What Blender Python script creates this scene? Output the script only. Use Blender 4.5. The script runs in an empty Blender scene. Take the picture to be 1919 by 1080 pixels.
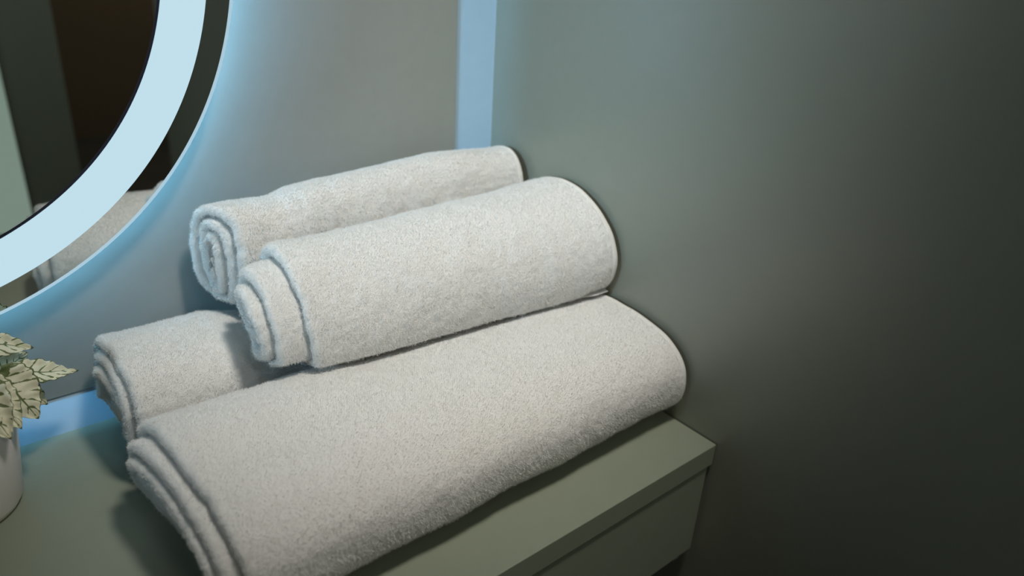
import bpy, bmesh, math, random
import numpy as np
from mathutils import Matrix, Vector, noise

# ------------------------------------------------------------------ camera, world, exposure
SC = bpy.context.scene
COL = SC.collection
CAM_POS = Vector((-0.5620, -0.7191, 0.4549))
YAW, PITCH, ROLL, FPX = 0.7123, 0.4490, 0.0588, 1380.6
ca, sa, cb, sb = math.cos(YAW), math.sin(YAW), math.cos(PITCH), math.sin(PITCH)
fwd = Vector((sa * cb, ca * cb, -sb))
right = Vector((ca, -sa, 0))
up = right.cross(fwd)
r2 = math.cos(ROLL) * right + math.sin(ROLL) * up
u2 = -math.sin(ROLL) * right + math.cos(ROLL) * up
cam_data = bpy.data.cameras.new('camera')
cam = bpy.data.objects.new('camera', cam_data)
COL.objects.link(cam)
m = Matrix.Identity(4)
for i in range(3):
    m[i][0], m[i][1], m[i][2], m[i][3] = r2[i], u2[i], -fwd[i], CAM_POS[i]
cam.matrix_world = m
cam_data.sensor_width = 36
cam_data.lens = FPX * 36 / 1919
cam_data.clip_start = 0.02
cam_data.dof.use_dof = True
cam_data.dof.focus_distance = (Vector((-0.25, -0.23, 0.16)) - CAM_POS).dot(fwd)
cam_data.dof.aperture_fstop = 3.6
SC.camera = cam
SC.view_settings.view_transform = 'Standard'
SC.view_settings.look = 'None'
SC.view_settings.gamma = 1
SC.view_settings.use_curve_mapping = False
SC.view_settings.exposure = 0.0
world = bpy.data.worlds.new('world')
SC.world = world
world.use_nodes = True
world.node_tree.nodes['Background'].inputs[0].default_value = (0.5, 0.55, 0.6, 1)
world.node_tree.nodes['Background'].inputs[1].default_value = 0.02

CEIL, FLOOR = 1.40, -0.85
KEY_POS, KEY_AIM, KEY_POWER, KEY_SIZE, KEY_BEAM = (-0.20, -0.66, CEIL), (-0.17, -0.13, 0.15), 43.5, 0.20, 45
KEY_COL = (1.0, 0.945, 0.87)
FILL_POS, FILL_POWER = (-0.45, -1.62, CEIL), 1.8
RING_COL, RING_STRENGTH = (0.57, 0.79, 0.89), 0.94
BACK_COL, BACK_STRENGTH = (0.20, 0.60, 1.0), 46.0
SIDE_POS, SIDE_AIM, SIDE_POWER, SIDE_BEAM, SIDE_COL = (-1.93, -0.36, 0.66), (-0.10, -0.06, 0.31), 75.0, 25, (0.54, 0.80, 1.0)
MIR_C, MIR_R, RING_R1, RING_R0 = (-0.6303, 0.4459), 0.3228, 0.2994, 0.2631
MIR_Y, MIR_TILT = -0.042, 0.060

# ------------------------------------------------------------------ helpers
def tag(o, label=None, cat=None, group=None, kind=None):
    if label: o['label'] = label
    if cat: o['category'] = cat
    if group: o['group'] = group
    if kind: o['kind'] = kind
    return o

def link_bm(name, bm, mat, parent=None, smooth=False):
    me = bpy.data.meshes.new(name)
    bm.to_mesh(me); bm.free()
    o = bpy.data.objects.new(name, me)
    COL.objects.link(o)
    if mat: me.materials.append(mat)
    if smooth:
        me.polygons.foreach_set('use_smooth', [True] * len(me.polygons))
    if parent is not None: o.parent = parent
    return o

def link_np(name, V, F, mat, parent=None, smooth=True):
    me = bpy.data.meshes.new(name)
    me.from_pydata([tuple(v) for v in V], [], F)
    me.update()
    o = bpy.data.objects.new(name, me)
    COL.objects.link(o)
    if mat: me.materials.append(mat)
    if smooth:
        me.polygons.foreach_set('use_smooth', [True] * len(me.polygons))
    if parent is not None: o.parent = parent
    return o

def empty(name, loc=(0, 0, 0)):
    o = bpy.data.objects.new(name, None)
    o.empty_display_size = 0.05
    COL.objects.link(o)
    o.location = loc
    return o

def add_box(bm, lo, hi, bevel=0.0, seg=2):
    r = bmesh.ops.create_cube(bm, size=1)
    vs = r['verts']
    for v in vs:
        v.co = Vector([lo[i] + (v.co[i] + 0.5) * (hi[i] - lo[i]) for i in range(3)])
    if bevel > 0:
        es = list({e for v in vs for e in v.link_edges})
        bmesh.ops.bevel(bm, geom=es, offset=bevel, segments=seg, affect='EDGES', profile=0.5)

def box(name, lo, hi, mat, parent=None, bevel=0.0, off=(0, 0, 0)):
    bm = bmesh.new()
    add_box(bm, [lo[i] - off[i] for i in range(3)], [hi[i] - off[i] for i in range(3)], bevel)
    return link_bm(name, bm, mat, parent)

def lathe(name, prof, mat, parent=None, seg=96, axis='Z', center=(0, 0, 0), closed=True, smooth=True):
    """prof: (radius, height) points; axis Z up, or Y (height runs along +Y)."""
    V, F = [], []
    n = len(prof)
    for k in range(seg):
        a = 2 * math.pi * k / seg
        for r, h in prof:
            if axis == 'Z':
                V.append((center[0] + r * math.cos(a), center[1] + r * math.sin(a), center[2] + h))
            else:
                V.append((center[0] + r * math.cos(a), center[1] + h, center[2] + r * math.sin(a)))
    for k in range(seg):
        k2 = (k + 1) % seg
        for j in range(n if closed else n - 1):
            j2 = (j + 1) % n
            F.append((k * n + j, k2 * n + j, k2 * n + j2, k * n + j2))
    o = link_np(name, V, F, mat, parent, smooth)
    bm = bmesh.new(); bm.from_mesh(o.data)
    bmesh.ops.remove_doubles(bm, verts=bm.verts, dist=1e-6)
    bmesh.ops.recalc_face_normals(bm, faces=bm.faces)
    bm.to_mesh(o.data); bm.free()
    return o

# ------------------------------------------------------------------ materials
def new_mat(name):
    mt = bpy.data.materials.new(name)
    mt.use_nodes = True
    nt = mt.node_tree
    return mt, nt, nt.nodes['Principled BSDF']

def paint(name, col, rough=0.45, var=0.015, bump=0.02, scale=60, spec=0.4):
    mt, nt, p = new_mat(name)
    tc = nt.nodes.new('ShaderNodeTexCoord')
    nz = nt.nodes.new('ShaderNodeTexNoise'); nz.inputs['Scale'].default_value = scale
    nz.inputs['Detail'].default_value = 4
    nt.links.new(tc.outputs['Object'], nz.inputs['Vector'])
    rp = nt.nodes.new('ShaderNodeValToRGB')
    rp.color_ramp.elements[0].position = 0.3; rp.color_ramp.elements[1].position = 0.7
    rp.color_ramp.elements[0].color = tuple(c * (1 - var) for c in col) + (1,)
    rp.color_ramp.elements[1].color = tuple(min(1, c * (1 + var)) for c in col) + (1,)
    nt.links.new(nz.outputs['Fac'], rp.inputs['Fac'])
    nt.links.new(rp.outputs['Color'], p.inputs['Base Color'])
    p.inputs['Roughness'].default_value = rough
    p.inputs['Specular IOR Level'].default_value = spec
    if bump > 0:
        n2 = nt.nodes.new('ShaderNodeTexNoise'); n2.inputs['Scale'].default_value = 900
        nt.links.new(tc.outputs['Object'], n2.inputs['Vector'])
        b = nt.nodes.new('ShaderNodeBump'); b.inputs['Strength'].default_value = bump
        b.inputs['Distance'].default_value = 0.001
        nt.links.new(n2.outputs['Fac'], b.inputs['Height'])
        nt.links.new(b.outputs['Normal'], p.inputs['Normal'])
    return mt

def glow(name, col, strength):
    mt, nt, p = new_mat(name)
    p.inputs['Base Color'].default_value = (0.0, 0.0, 0.0, 1)
    p.inputs['Specular IOR Level'].default_value = 0.0
    p.inputs['Roughness'].default_value = 1.0
    p.inputs['Emission Color'].default_value = col + (1,)
    p.inputs['Emission Strength'].default_value = strength
    return mt

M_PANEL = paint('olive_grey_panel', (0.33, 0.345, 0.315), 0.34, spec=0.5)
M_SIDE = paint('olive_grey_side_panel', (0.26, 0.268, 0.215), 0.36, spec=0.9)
M_TOP = paint('olive_grey_worktop', (0.262, 0.292, 0.222), 0.42)
M_TRIM = paint('pale_grey_trim', (0.38, 0.54, 0.66), 0.35)
M_DARK = paint('dark_corridor', (0.18, 0.15, 0.105), 0.6)
M_FRONT = paint('dark_olive_panel', (0.50, 0.59, 0.49), 0.4)
M_DOOR = paint('pale_door', (0.66, 0.70, 0.62), 0.45)
M_FLOOR = paint('dark_floor', (0.06, 0.06, 0.055), 0.4, var=0.15, scale=8)
M_CEIL = paint('ceiling_white', (0.55, 0.55, 0.52), 0.7)
M_POT = paint('white_ceramic', (0.92, 0.86, 0.83), 0.35)
M_SOIL = paint('soil', (0.03, 0.022, 0.015), 0.95, var=0.5, scale=300, bump=0.6)
M_STEM = paint('plant_stem', (0.10, 0.16, 0.05), 0.6)
M_METAL = paint('brushed_metal', (0.45, 0.46, 0.45), 0.3)
M_METAL.node_tree.nodes['Principled BSDF'].inputs['Metallic'].default_value = 0.8
M_RING = glow('frosted_light_band', RING_COL, RING_STRENGTH)
M_BACK = glow('backlight_strip', BACK_COL, BACK_STRENGTH)
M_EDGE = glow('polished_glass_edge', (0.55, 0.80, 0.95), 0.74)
M_DOOR_GLOW = glow('added_door_glow', (0.76, 1.0, 0.84), 0.28)  # glow added to the door in place of light falling on it
M_LAMP = glow('lamp_diffuser', (1.0, 0.93, 0.82), 3.0)
M_COAT = paint('mirror_dark_backing', (0.02, 0.022, 0.04), 0.4)
mt, nt, p = new_mat('silvered_glass')
p.inputs['Base Color'].default_value = (0.86, 0.88, 0.86, 1)
p.inputs['Metallic'].default_value = 1.0
p.inputs['Roughness'].default_value = 0.0
M_MIRROR = mt

def terry(name, col):
    mt, nt, p = new_mat(name)
    tc = nt.nodes.new('ShaderNodeTexCoord')
    nz = nt.nodes.new('ShaderNodeTexNoise'); nz.inputs['Scale'].default_value = 420
    nz.inputs['Detail'].default_value = 3
    nt.links.new(tc.outputs['Object'], nz.inputs['Vector'])
    b = nt.nodes.new('ShaderNodeBump'); b.inputs['Strength'].default_value = 0.5
    b.inputs['Distance'].default_value = 0.0015
    nt.links.new(nz.outputs['Fac'], b.inputs['Height'])
    nt.links.new(b.outputs['Normal'], p.inputs['Normal'])
    p.inputs['Base Color'].default_value = col + (1,)
    p.inputs['Roughness'].default_value = 0.95
    p.inputs['Specular IOR Level'].default_value = 0.1
    p.inputs['Sheen Weight'].default_value = 0.15
    return mt
M_TOWEL = terry('white_terry', (0.77, 0.765, 0.74))
M_HEM = paint('white_woven_hem', (0.77, 0.76, 0.72), 0.8, var=0.05, scale=500, bump=0.3)

# leaf: cream blade, dark green veins and speckled margin
mt, nt, p = new_mat('variegated_leaf')
at = nt.nodes.new('ShaderNodeAttribute'); at.attribute_name = 'blade'
sep = nt.nodes.new('ShaderNodeSeparateXYZ')
nt.links.new(at.outputs['Vector'], sep.inputs[0])
def math_node(op, a, b=None):
    n = nt.nodes.new('ShaderNodeMath'); n.operation = op
    for i, v in enumerate((a, b)):
        if v is None: continue
        if isinstance(v, (int, float)): n.inputs[i].default_value = v
        else: nt.links.new(v, n.inputs[i])
    return n.outputs[0]
tc = nt.nodes.new('ShaderNodeTexCoord')
nz = nt.nodes.new('ShaderNodeTexNoise'); nz.inputs['Scale'].default_value = 170; nz.inputs['Detail'].default_value = 3
nt.links.new(tc.outputs['Object'], nz.inputs['Vector'])
U, Vv = sep.outputs['X'], sep.outputs['Y']
absv = math_node('ABSOLUTE', Vv)
ph = math_node('SUBTRACT', math_node('MULTIPLY', U, 6.0), math_node('MULTIPLY', absv, 1.5))
ph = math_node('ADD', ph, math_node('MULTIPLY', nz.outputs['Fac'], 0.35))
fr = math_node('ABSOLUTE', math_node('SUBTRACT', math_node('FRACT', ph), 0.5))
vein = math_node('LESS_THAN', fr, math_node('MULTIPLY', math_node('SUBTRACT', nz.outputs['Fac'], 0.40), 0.72))
mid = math_node('LESS_THAN', absv, 0.045)
edge = math_node('GREATER_THAN', math_node('ADD', absv, math_node('MULTIPLY', nz.outputs['Fac'], 0.35)), 1.12)
tip = math_node('GREATER_THAN', U, 0.965)
base = math_node('LESS_THAN', math_node('ADD', U, math_node('MULTIPLY', nz.outputs['Fac'], 0.4)), 0.30)
grn = math_node('MAXIMUM', math_node('MAXIMUM', vein, edge), math_node('MAXIMUM', math_node('MAXIMUM', mid, tip), base))
mx = nt.nodes.new('ShaderNodeMix'); mx.data_type = 'RGBA'
nt.links.new(grn, mx.inputs[0])
mx.inputs[6].default_value = (0.80, 0.78, 0.58, 1)
mx.inputs[7].default_value = (0.13, 0.17, 0.06, 1)
nt.links.new(mx.outputs[2], p.inputs['Base Color'])
p.inputs['Roughness'].default_value = 0.55
M_LEAF = mt

# ------------------------------------------------------------------ setting
def struct(name, lo, hi, mat, bevel=0.0):
    return tag(box(name, lo, hi, mat, None, bevel), kind='structure')

PANEL_Y = 0.0
TRIM_W, TRIM_H = 0.0476, 0.0317
struct('wall_back', (-2.0, 0.004, FLOOR), (0.0, 0.10, CEIL), M_PANEL)
# the clad face of the back wall stops short of the corner and of the worktop
tag(box('wall_back_panel', (-2.0, -0.002, TRIM_H), (-TRIM_W, 0.004, CEIL), M_PANEL, None, 0.0008), kind='structure')

def wedge(name, pts, axis, lo, hi, mat):
    bm = bmesh.new()
    def P(a, q):
        return Vector((q[0], q[1], a)) if axis == 'Z' else Vector((a, q[0], q[1]))
    A = [bm.verts.new(P(lo, q)) for q in pts]
    B = [bm.verts.new(P(hi, q)) for q in pts]
    bm.faces.new(A); bm.faces.new(B[::-1])
    for i in range(len(pts)):
        j = (i + 1) % len(pts)
        bm.faces.new((A[i], B[i], B[j], A[j]))
    bmesh.ops.recalc_face_normals(bm, faces=bm.faces)
    return tag(link_bm(name, bm, mat), kind='structure')
# pale trim strips, canted towards the room: one up the corner, one along the worktop
wedge('trim_1', [(-TRIM_W + 0.0012, 0.004), (-TRIM_W + 0.0012, 0.0), (0.0, -0.012), (0.0, 0.004)], 'Z', 0.0, CEIL, M_TRIM)
wedge('trim_2', [(0.004, 0.0), (-0.016, 0.0), (0.0, TRIM_H - 0.0008), (0.004, TRIM_H - 0.0008)], 'X', -2.0, -TRIM_W, M_TRIM)
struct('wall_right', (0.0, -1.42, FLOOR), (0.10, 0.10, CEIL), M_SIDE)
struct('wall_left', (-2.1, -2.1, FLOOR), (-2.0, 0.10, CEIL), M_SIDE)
struct('wall_front', (-2.1, -2.10, FLOOR), (-0.13, -2.0, CEIL), M_FRONT)
struct('wall_corridor_end', (-0.3, -3.1, FLOOR), (1.3, -3.0, CEIL), M_DARK)
struct('wall_corridor_side', (1.2, -3.0, FLOOR), (1.3, -1.32, CEIL), M_DARK)
struct('wall_corridor_near', (0.10, -1.42, FLOOR), (1.2, -1.32, CEIL), M_DARK)
struct('wall_corridor_left', (-0.23, -3.0, FLOOR), (-0.13, -2.1, CEIL), M_DARK)
struct('floor', (-2.1, -3.1, FLOOR - 0.05), (1.3, 0.10, FLOOR), M_FLOOR)
struct('ceiling', (-2.1, -3.1, CEIL), (1.3, 0.10, CEIL + 0.05), M_CEIL)
d = struct('door_1', (-1.15, -2.0, FLOOR), (-0.295, -1.97, 1.15), M_DOOR, 0.002)
box('door_glow_pane', (-0.56, -1.9705, FLOOR + 0.10), (-0.297, -1.9690, 0.60), M_DOOR_GLOW, d)  # added glowing pane, makes the door pale in the mirror
lathe('door_handle', [(0, 0), (0.025, 0), (0.025, 0.01), (0.01, 0.012), (0.01, 0.045), (0.02, 0.05), (0.024, 0.06), (0.018, 0.07), (0, 0.072)],
      M_METAL, d, 40, 'Y', (-1.07, -1.97, 0.15), closed=False)

# ------------------------------------------------------------------ ceiling lights: key spot and two added fills
def downlight(label, pos, size, power, col, aim=None, beam=60):
    root = empty('ceiling_light', (pos[0], pos[1], CEIL))
    tag(root, label, 'ceiling light')
    R = size / 2
    lathe('frame', [(R, -0.012), (R + 0.012, -0.012), (R + 0.015, -0.006), (R + 0.015, 0), (R, 0)], M_METAL, root, 64)
    lathe('diffuser', [(0, -0.006), (R, -0.006), (R, -0.001), (0, -0.001)], M_LAMP, root, 64)
    if aim is None:
        ld = bpy.data.lights.new('lamp', 'AREA')
        ld.shape = 'DISK'; ld.size = size; ld.spread = math.radians(150)
    else:
        ld = bpy.data.lights.new('lamp', 'SPOT')
        ld.spot_size = math.radians(beam); ld.spot_blend = 1.0; ld.shadow_soft_size = R * 0.8
    ld.energy = power; ld.color = col
    lo = bpy.data.objects.new('lamp', ld)
    COL.objects.link(lo)
    lo.parent = root
    lo.location = (0, 0, -0.03 if aim is None else -0.10)
    if aim is not None:
        d_ = Vector(aim) - Vector((pos[0], pos[1], CEIL - 0.10))
        lo.rotation_euler = d_.to_track_quat('-Z', 'Y').to_euler()
    return root
downlight('round ceiling light above the worktop and towels', KEY_POS, KEY_SIZE, KEY_POWER, KEY_COL, KEY_AIM, KEY_BEAM)
downlight('added unseen fill light on the ceiling near the pale door', FILL_POS, 0.24, FILL_POWER, KEY_COL)  # fill added to brighten the door side of the room
downlight('added unseen ceiling light brightening the dark corridor', (0.62, -2.2, CEIL), 0.24, 5.0, (1.0, 0.88, 0.72))  # added to lift the corridor reflected in the mirror

# added bluish spot, out of view, to light the towel ends and corner
wl = empty('added_corner_spot', (-2.0, SIDE_POS[1], SIDE_POS[2]))
tag(wl, 'added unseen spot at the left wall, lighting the towel ends and corner', 'added light')
lathe('back_plate', [(0, 0), (0.045, 0), (0.045, 0.008), (0, 0.008)], M_METAL, wl, 48, 'Y').rotation_euler = (0, 0, -math.pi / 2)
aim_q = (Vector(SIDE_AIM) - Vector(SIDE_POS)).to_track_quat('-Z', 'Y')
hd = lathe('lamp_head', [(0.060, 0.06), (0.080, 0.0), (0.083, 0.0), (0.064, 0.064), (0, 0.066), (0, 0.06)], M_METAL, wl, 48, closed=True)
hd.location = (0.11, 0, 0); hd.rotation_euler = aim_q.to_euler()
arm = lathe('arm', [(0, 0.0), (0.006, 0.0), (0.006, 0.06), (0, 0.06)], M_METAL, wl, 24, 'Y'); arm.rotation_euler = (0, 0, -math.pi / 2); arm.location = (0.0, 0, 0)
ld = bpy.data.lights.new('lamp', 'SPOT')
ld.energy = SIDE_POWER; ld.color = SIDE_COL; ld.spot_size = math.radians(SIDE_BEAM); ld.spot_blend = 1.0; ld.shadow_soft_size = 0.11
lo = bpy.data.objects.new('lamp', ld)
COL.objects.link(lo); lo.parent = wl
lo.location = Vector((0.11, 0, 0)) + (Vector(SIDE_AIM) - Vector(SIDE_POS)).normalized() * 0.004
lo.rotation_euler = aim_q.to_euler()

# ------------------------------------------------------------------ worktop and cabinet
t = box('worktop', (-1.40, -0.40, -0.0253), (-0.0015, 0.0, 0.0), M_TOP, None, 0.0009, off=(-0.7, -0.2, -0.0253))
t.location = (-0.7, -0.2, -0.0253)
tag(t, 'olive-grey flat worktop slab under the white towels', 'worktop')
c = empty('vanity_cabinet', (-0.7, -0.2, -0.14))
tag(c, 'olive-grey wall-hung cabinet below the worktop slab', 'cabinet')
O = (-0.7, -0.2, -0.14)
box('carcass', (-1.39, -0.378, -0.138), (-0.0065, 0.0, -0.0253), M_TOP, c, 0.0006, O)
box('drawer_front', (-0.70, -0.398, -0.1398), (-0.0055, -0.379, -0.0268), M_TOP, c, 0.0010, O)
box('drawer_front', (-1.39, -0.398, -0.1398), (-0.703, -0.379, -0.0268), M_TOP, c, 0.0010, O)
box('bracket', (-0.034, -0.3975, -0.1425), (-0.024, -0.376, -0.1398), M_METAL, c, 0.0004, O)

# ------------------------------------------------------------------ round mirror
mr = empty('round_mirror', (MIR_C[0], MIR_Y, MIR_C[1]))
mr.rotation_euler = (MIR_TILT, 0, 0)
tag(mr, 'round wall mirror with a glowing frosted light band', 'mirror')
RIM_W = 0.0034
lathe('glass', [(0, 0), (MIR_R - RIM_W, 0), (MIR_R - RIM_W, 0.004), (0, 0.004)], M_MIRROR, mr, 256, 'Y', smooth=False)
tag(lathe('light_band', [(RING_R0, -0.0004), (RING_R1, -0.0004), (RING_R1, 0.001), (RING_R0, 0.001)], M_RING, mr, 256, 'Y', smooth=False),
    'frosted glowing band set in the glass')
lathe('band_edge', [(RING_R0 - 0.0022, -0.0003), (RING_R0, -0.0003), (RING_R0, 0.001), (RING_R0 - 0.0022, 0.001)], M_COAT, mr, 256, 'Y', smooth=False)
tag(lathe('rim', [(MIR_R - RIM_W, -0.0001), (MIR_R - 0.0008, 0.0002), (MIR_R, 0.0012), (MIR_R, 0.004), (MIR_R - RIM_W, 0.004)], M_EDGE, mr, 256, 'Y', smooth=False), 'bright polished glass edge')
lathe('casing', [(0, 0.004), (0.265, 0.004), (0.265, 0.0125), (0, 0.0125)], M_METAL, mr, 128, 'Y', smooth=False)
lathe('mount', [(0, 0.0125), (0.08, 0.0125), (0.08, 0.035), (0, 0.035)], M_METAL, mr, 64, 'Y', smooth=False)
tag(lathe('backlight', [(0.266, 0.0041), (0.275, 0.0041), (0.275, 0.0125), (0.266, 0.0125)], M_BACK, mr, 128, 'Y', smooth=False), 'glowing light strip round the side, behind the glass')

# ------------------------------------------------------------------ towels
def sstep(a, b, x):
    q = np.clip((x - a) / (b - a), 0, 1)
    return q * q * (3 - 2 * q)

def towel(label, knots, xL, xR, prot, n=2.5, T=3.3, pitch=0.0115, th=0.0098, phi0=-1.9, sense=1,
          seed=1, floor=lambda x, y: 0.0, amp=0.0022, hairs=220000, base=(0, 0, 0), slant=0.0, under=0.0):
    """A towel folded round itself. knots: (x, yc, zc, a, b, shear) cross-sections along the length;
    prot: how far each layer reaches past the outer one at the left end."""
    rs = np.random.RandomState(seed)
    K = np.array(knots)
    def sec(x):
        return [np.interp(x, K[:, 0], K[:, i]) for i in range(1, 7)]
    noise_off = Vector((seed * 7.3, seed * 3.1, seed * 1.7))
    def left(tv):
        k = np.floor(tv); f = tv - k
        k = k.astype(int)
        pk = np.array(list(prot) + [prot[-1]] * 4)
        return xL - (pk[k] + (pk[k + 1] - pk[k]) * sstep(0.80, 1.0, f))
    V, F, W = [], [], []
    # jitter of the cut edge, smooth along the layer
    jit_t = np.linspace(0, T + 0.2, 700)
    jit = np.convolve(rs.randn(720), np.ones(9) / 3, 'same')[:700] * 0.0004 + np.convolve(rs.randn(760), np.ones(41) / 6.4, 'same')[30:730] * 0.0013
    def strip(t0, t1, nt, fine):
        base_i = len(V)
        ts = np.linspace(t0, t1, nt)
        r = th / 2
        if fine:
            xs = np.concatenate([np.linspace(0, 1, 200)])
        else:
            xs = np.concatenate([np.linspace(0, 0.16, 30), np.linspace(0.22, 1, 10)])
        ang = np.linspace(0, math.pi, 8)[1:-1]
        npf = None
        for it, tv in enumerate(ts):
            taper = 1.0
            x0 = float(left(np.array([tv]))[0] + np.interp(tv, jit_t, jit)) + r
            x1 = xR - r - 0.004 * (tv > 1.0)
            px = list(x0 + xs * (x1 - x0)); po = [0.0] * len(xs)
            px += list(x1 + r * np.sin(ang)); po += list(r - r * np.cos(ang))
            xin = x0 + np.array([1, 0.7, 0.4, 0.15, 0.08, 0.04, 0.0]) * (x1 - x0)
            px += list(xin); po += [th] * len(xin)
            px += list(x0 - r * np.sin(ang)); po += list(r + r * np.cos(ang))
            px, po = np.array(px), np.array(po)
            if npf is None:
                npf = len(px)
            yc, zc, a, b, sh, sz = sec(px)
            ins = tv * pitch + po
            phi = phi0 + sense * 2 * math.pi * tv
            c_, s_ = math.cos(phi), math.sin(phi)
            ny, nz_ = np.sign(c_) * abs(c_) ** (2 / n), np.sign(s_) * abs(s_) ** (2 / n)
            aa, bb = np.maximum(a - ins, 0.004), np.maximum(b - ins, 0.004)
            y = yc + aa * ny; z = zc + bb * nz_
            y, z = y + sh * (z - zc), z + sz * (y - yc)
            wl = np.clip((x1 - px) / (x1 - x0), 0, 1) ** 6      # the left end only
            shift = slant * (K[0, 1] + K[0, 3] - y) + under * sstep(0.052, 0.028, z - floor(K[0, 0], K[0, 1]))
            px = px + wl * shift
            for j in range(npf):
                q = Vector((px[j], y[j], z[j]))
                d1 = noise.noise(q * 16 + noise_off) * amp + noise.noise(q * 45 + noise_off) * amp * 0.40 + noise.noise(q * 150 + noise_off) * 0.0006
                if fine:
                    d1 += (rs.rand() - 0.5) * 0.0005
                nn = Vector((0, c_ / max(a[j], 1e-3), s_ / max(b[j], 1e-3))).normalized()
                q = q + nn * d1
                fl = floor(q.x, q.y) + 0.0012 + ins[j] * 0.55
                if q.z < fl: q.z = fl
                V.append(q)
                lim = 0.07 if not fine else 9.0
                vis = po[j] < th * 0.75 or px[j] - wl[j] * shift[j] < x0
                W.append(1.0 if (vis and px[j] - x0 < lim and px[j] < x1 + r * 0.3) else 0.0)
        for it in range(nt - 1):
            for j in range(npf):
                j2 = (j + 1) % npf
                A = base_i + it * npf
                F.append((A + j, A + j2, A + npf + j2, A + npf + j))
        F.append(tuple(base_i + j for j in range(npf))[::-1])
        F.append(tuple(base_i + (nt - 1) * npf + j for j in range(npf)))
    strip(0.0, 1.06, 210, True)
    strip(1.04, T, int(110 * (T - 1)), False)
    B = Vector(base)
    o = link_np('towel', [v - B for v in V], F, M_TOWEL)
    bm = bmesh.new(); bm.from_mesh(o.data)
    bmesh.ops.recalc_face_normals(bm, faces=bm.faces)
    bm.to_mesh(o.data); bm.free()
    o.location = B
    tag(o, label, 'towel', 'white towels stacked on the worktop')
    vg = o.vertex_groups.new(name='pile')
    vg.add([i for i, w in enumerate(W) if w > 0.5], 1.0, 'REPLACE')
    md = o.modifiers.new('pile', 'PARTICLE_SYSTEM')
    ps = md.particle_system
    ps.vertex_group_density = 'pile'
    ps.seed = seed
    s = ps.settings
    s.type = 'HAIR'
    s.use_advanced_hair = True
    s.count = hairs
    s.hair_length = 0.0017
    s.hair_step = 3
    s.display_step = 2
    s.render_step = 2
    s.emit_from = 'FACE'
    s.use_emit_random = True
    s.use_even_distribution = True
    s.brownian_factor = 0.0002
    s.factor_random = 0.0002
    s.tangent_factor = 0.0
    s.length_random = 0.5
    s.root_radius = 0.26
    s.tip_radius = 0.12
    s.radius_scale = 0.001
    s.use_close_tip = False
    s.use_hair_bspline = False
    # woven hem along the right-hand edge of the outer layer
    HV, HF = [], []
    N = 120
    prof = [(-0.0075, -0.0006), (-0.006, 0.0007), (-0.003, 0.0010), (-0.0005, 0.0004), (0.0003, -0.0012), (-0.003, -0.0026), (-0.0065, -0.0016)]
    for k in range(N):
        tv = 0.02 + 0.98 * k / (N - 1)
        phi = phi0 + sense * 2 * math.pi * tv
        c_, s_ = math.cos(phi), math.sin(phi)
        for dx, do in prof:
            x = xR - 0.001 + dx
            yc, zc, a, b, sh, sz = [float(q) for q in sec(x)]
            aa, bb = a - tv * pitch + do, b - tv * pitch + do
            y = yc + aa * np.sign(c_) * abs(c_) ** (2 / n); z = zc + bb * np.sign(s_) * abs(s_) ** (2 / n)
            y, z = y + sh * (z - zc), z + sz * (y - yc)
            q = Vector((x, y, z))
            nn = Vector((0, c_ / a, s_ / b)).normalized()
            q += nn * (noise.noise(q * 16 + noise_off) * amp + noise.noise(q * 45 + noise_off) * amp * 0.40)
            q.z = max(q.z, floor(x, y) + 0.0012)
            HV.append(q - B)
    P = len(prof)
    for k in range(N - 1):
        for j in range(P):
            j2 = (j + 1) % P
            HF.append((k * P + j, k * P + j2, (k + 1) * P + j2, (k + 1) * P + j))
    HF.append(tuple(range(P))); HF.append(tuple((N - 1) * P + j for j in range(P)))
    h = link_np('hem', HV, HF, M_HEM, o)
    bm = bmesh.new(); bm.from_mesh(h.data)
    bmesh.ops.recalc_face_normals(bm, faces=bm.faces)
    bm.to_mesh(h.data); bm.free()
    return o

def top_of(knots, n):
    K = np.array(knots)
    def f(x, y):
        yc, zc, a, b, sh, sz = [float(np.interp(x, K[:, 0], K[:, i])) for i in range(1, 7)]
        q = 1 - abs((y - yc) / a) ** n
        return zc + b * q ** (1 / n) + sz * (y - yc) if q > 0 else 0.0
    return f
LF_K = [(-0.49, -0.258, 0.056, 0.102, 0.056, 0.0, 0.07), (-0.40, -0.256, 0.055, 0.102, 0.055, 0.0, 0.06),
        (-0.25, -0.256, 0.053, 0.101, 0.053, 0.0, 0.04), (-0.01, -0.257, 0.053, 0.100, 0.053, 0.0, 0.03)]
LB_K = [(-0.49, -0.084, 0.059, 0.070, 0.059, 0.0, 0.0), (-0.38, -0.082, 0.058, 0.070, 0.058, 0.0, 0.0),
        (-0.33, -0.082, 0.0515, 0.070, 0.0515, 0.0, 0.0), (-0.01, -0.082, 0.051, 0.070, 0.051, 0.0, 0.0)]
LF_N, LB_N = 2.35, 2.6
lf_top, lb_top = top_of(LF_K, LF_N), top_of(LB_K, LB_N)
def lower_top(x, y):
    return max(lf_top(x, y), lb_top(x, y), 0.085) + 0.001

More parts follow.
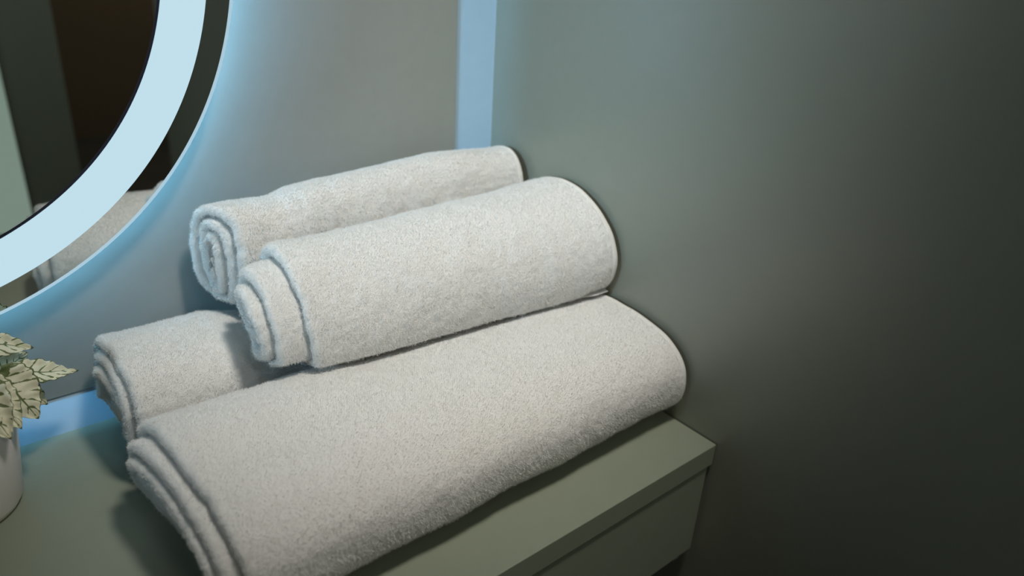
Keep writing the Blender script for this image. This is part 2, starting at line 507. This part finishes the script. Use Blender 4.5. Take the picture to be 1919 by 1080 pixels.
LF = towel('large folded white towel at the front of the bottom row, along the worktop edge',
           LF_K, -0.474, -0.005, (0.0, 0.013, 0.016, 0.014, 0.012), slant=0.085, under=0.022, n=LF_N, T=4.4, phi0=-2.2, sense=-1, seed=3, base=(-0.24, -0.257, 0))
LB = towel('folded white towel in the bottom row against the wall, one end by the plant',
           LB_K, -0.474, -0.02, (0.0, 0.005, 0.007, 0.003, 0.002), slant=0.03, under=0.010, n=LB_N, T=4.4, phi0=-2.2, sense=-1, seed=5, base=(-0.24, -0.083, 0))
UF = towel('rolled white towel on top, in front, with loose layers spilling from its end',
           [(-0.38, -0.150, 0.141, 0.057, 0.054, 0.05, 0.34), (-0.33, -0.152, 0.141, 0.059, 0.054, 0.05, 0.34),
            (-0.15, -0.160, 0.142, 0.067, 0.061, 0.03, 0.26), (-0.10, -0.164, 0.145, 0.071, 0.062, 0.02, 0.25), (-0.015, -0.170, 0.156, 0.076, 0.058, 0.0, 0.20)],
           -0.336, -0.005, (0.0, 0.027, 0.036, 0.034, 0.03), n=2.05, T=4.2, phi0=-2.2, sense=-1, seed=8, floor=lower_top, base=(-0.18, -0.155, 0.105), hairs=160000)
UB = towel('rolled white towel on top at the back, squeezed between wall and another towel',
           [(-0.38, -0.056, 0.160, 0.039, 0.058, 0.0, 0.0), (-0.305, -0.054, 0.160, 0.040, 0.058, 0.0, 0.0), (-0.28, -0.053, 0.163, 0.040, 0.061, 0.0, 0.0),
            (-0.10, -0.052, 0.168, 0.040, 0.066, 0.0, 0.0), (-0.02, -0.052, 0.166, 0.040, 0.063, 0.0, 0.0)],
           -0.376, -0.008, (0.0, 0.003, 0.004, 0.008, 0.009), slant=0.38, n=2.5, T=3.2, pitch=0.0125, phi0=-2.2, sense=-1, seed=11, floor=lower_top, base=(-0.2, -0.057, 0.105), hairs=160000)

# free edge of the front roll, lying out flat under its right-hand end
FV, FF = [], []
NX, NY = 24, 8
for layer in (0, 1):
    for i in range(NX + 1):
        x = -0.105 + 0.097 * i / NX
        yf = -0.200 - 0.038 * min(1.0, (i / NX) / 0.8) ** 0.8
        for j in range(NY + 1):
            y = -0.17 + (yf + 0.17) * j / NY
            th_ = 0.0042 * (1 - max(0, (j / NY - 0.6) / 0.4) ** 2 * 0.7)
            FV.append(Vector((x, y, lf_top(x, y) + 0.0012 + layer * th_)) - UF.location)
S_ = (NX + 1) * (NY + 1)
for i in range(NX):
    for j in range(NY):
        a = i * (NY + 1) + j
        FF.append((a, a + 1, a + NY + 2, a + NY + 1)); FF.append((S_ + a, S_ + a + NY + 1, S_ + a + NY + 2, S_ + a + 1))
rim_ = [j for j in range(NY + 1)] + [i * (NY + 1) + NY for i in range(1, NX + 1)] + [NX * (NY + 1) + j for j in range(NY - 1, -1, -1)] + [i * (NY + 1) for i in range(NX - 1, 0, -1)]
for k in range(len(rim_)):
    a, b = rim_[k], rim_[(k + 1) % len(rim_)]
    FF.append((a, S_ + a, S_ + b, b))
fo = link_np('loose_edge', FV, FF, M_TOWEL, UF)
bm = bmesh.new(); bm.from_mesh(fo.data); bmesh.ops.recalc_face_normals(bm, faces=bm.faces); bm.to_mesh(fo.data); bm.free()

# ------------------------------------------------------------------ potted plant
pl = empty('potted_plant', (-0.597, -0.083, 0.0))
tag(pl, 'cream and green speckled leafy plant in a white round pot', 'potted plant')
lathe('pot', [(0, 0.0), (0.034, 0.0), (0.040, 0.002), (0.0435, 0.008), (0.049, 0.050), (0.0525, 0.083), (0.0515, 0.085),
              (0.0495, 0.083), (0.046, 0.050), (0.041, 0.010), (0, 0.008)], M_POT, pl, 96, closed=False)
lathe('soil', [(0, 0.066), (0.02, 0.069), (0.046, 0.066), (0.0455, 0.060), (0, 0.06)], M_SOIL, pl, 48, closed=False)
PB = Vector((-0.597, -0.083, 0.0))

def leaf(base, tip, width, nrm, seed, cup=0.25, droop=0.15):
    base, tip, nrm = Vector(base), Vector(tip), Vector(nrm)
    L = (tip - base).length
    ax = (tip - base).normalized()
    side = ax.cross(nrm).normalized()
    nn = side.cross(ax).normalized()
    nu, nv = 40, 15
    Vt, at_, Fc = [], [], []
    for layer in (0, 1):
        for i in range(nu + 1):
            u = i / nu
            w = width / 2 * (math.sin(math.pi * min(1, (u + 0.015) ** 0.62 * 0.995)) ** 0.85)
            ser = 1 + 0.10 * (abs(((u * 6.5) % 1) - 0.5) * 2 - 0.5) * (1 if 0.1 < u < 0.95 else 0)
            for j in range(nv):
                v = -1 + 2 * j / (nv - 1)
                s_ = w * v * (1 + (ser - 1) * abs(v) ** 3)
                sweep = -0.10 * L * abs(v) ** 1.5 * (1 - u) * (1 if u < 0.5 else 0.5)
                hgt = cup * abs(s_) * abs(v) * 0.8 - droop * L * (u - 0.35) ** 2 + 0.03 * L * math.sin(u * 6.5 * 2 * math.pi - abs(v) * 6) * abs(v) * 0.6
                hgt += noise.noise(Vector((u * 3, v * 2, seed * 5.1))) * 0.05 * L
                pt = base + ax * (u * L + sweep) + side * s_ + nn * (hgt - layer * 0.0005)
                Vt.append(pt - PB); at_.append((u, v, seed))
    S = (nu + 1) * nv
    for i in range(nu):
        for j in range(nv - 1):
            a = i * nv + j
            Fc.append((a, a + 1, a + nv + 1, a + nv))
            Fc.append((S + a, S + a + nv, S + a + nv + 1, S + a + 1))
    rim = [j for j in range(nv)] + [i * nv + nv - 1 for i in range(1, nu + 1)] + [nu * nv + j for j in range(nv - 2, -1, -1)] + [i * nv for i in range(nu - 1, 0, -1)]
    for k in range(len(rim)):
        a, b = rim[k], rim[(k + 1) % len(rim)]
        Fc.append((a, S + a, S + b, b))
    o = link_np('leaf', Vt, Fc, M_LEAF, pl)
    A = o.data.attributes.new('blade', 'FLOAT_VECTOR', 'POINT')
    A.data.foreach_set('vector', np.array(at_, dtype=np.float32).ravel())
    return o

def tube(name, pts, r, mat, parent, off):
    V, F = [], []
    S = 8
    for k, q in enumerate(pts):
        q = Vector(q)
        d = (Vector(pts[min(k + 1, len(pts) - 1)]) - Vector(pts[max(k - 1, 0)])).normalized()
        s1 = d.cross(Vector((0.3, 1, 0.2))).normalized(); s2 = d.cross(s1)
        for i in range(S):
            a = 2 * math.pi * i / S
            V.append(q - off + (s1 * math.cos(a) + s2 * math.sin(a)) * r)
    for k in range(len(pts) - 1):
        for i in range(S):
            i2 = (i + 1) % S
            F.append((k * S + i, k * S + i2, (k + 1) * S + i2, (k + 1) * S + i))
    F.append(tuple(range(S))[::-1]); F.append(tuple((len(pts) - 1) * S + i for i in range(S)))
    return link_np(name, V, F, mat, parent)

LEAVES = [  # base, tip, width, facing
    ((-0.566, -0.062, 0.140), (-0.517, -0.045, 0.113), 0.027, (0.1, -0.6, 0.8)),
    ((-0.541, -0.072, 0.107), (-0.489, -0.050, 0.083), 0.024, (0.1, -0.55, 0.85)),
    ((-0.549, -0.083, 0.115), (-0.5305, -0.098, 0.0735), 0.040, (0.25, -0.85, 0.5)),
    ((-0.545, -0.060, 0.100), (-0.519, -0.063, 0.064), 0.026, (0.4, -0.6, 0.6)),
    ((-0.568, -0.102, 0.124), (-0.5535, -0.133, 0.085), 0.036, (0.05, -0.85, 0.5)),
    ((-0.562, -0.090, 0.116), (-0.5445, -0.118, 0.082), 0.032, (0.15, -0.85, 0.5)),
    ((-0.584, -0.105, 0.118), (-0.571, -0.142, 0.092), 0.036, (0.0, -0.8, 0.6)),
    ((-0.550, -0.055, 0.098), (-0.523, -0.035, 0.105), 0.024, (0.1, -0.6, 0.8)),
    ((-0.575, -0.090, 0.112), (-0.556, -0.125, 0.098), 0.034, (0.1, -0.5, 0.9)),
    ((-0.590, -0.060, 0.130), (-0.560, -0.035, 0.158), 0.034, (0.0, -0.7, 0.7)),
    ((-0.600, -0.090, 0.130), (-0.600, -0.140, 0.118), 0.038, (0.0, -0.4, 0.9)),
    ((-0.610, -0.080, 0.135), (-0.655, -0.090, 0.130), 0.036, (-0.1, -0.4, 0.9)),
    ((-0.610, -0.070, 0.130), (-0.650, -0.040, 0.140), 0.036, (-0.1, -0.4, 0.9)),
    ((-0.600, -0.080, 0.150), (-0.595, -0.085, 0.195), 0.034, (0.0, -0.9, 0.3)),
    ((-0.605, -0.095, 0.115), (-0.640, -0.130, 0.095), 0.036, (-0.1, -0.6, 0.8)),
    ((-0.585, -0.095, 0.135), (-0.572, -0.120, 0.150), 0.030, (0.1, -0.7, 0.6)),
]
for k, (b_, t_, w_, n_) in enumerate(LEAVES):
    leaf(b_, t_, w_, n_, k + 1)
    root = Vector((-0.597 + 0.012 * math.cos(k * 2.4), -0.083 + 0.012 * math.sin(k * 2.4), 0.066))
    bb = Vector(b_)
    midp = root.lerp(bb, 0.55) + Vector((0, 0, 0.012))
    pts = [root.lerp(midp, s / 4).lerp(midp.lerp(bb, s / 4), s / 4) for s in range(5)]
    tube('stem', pts, 0.0011, M_STEM, pl, PB)
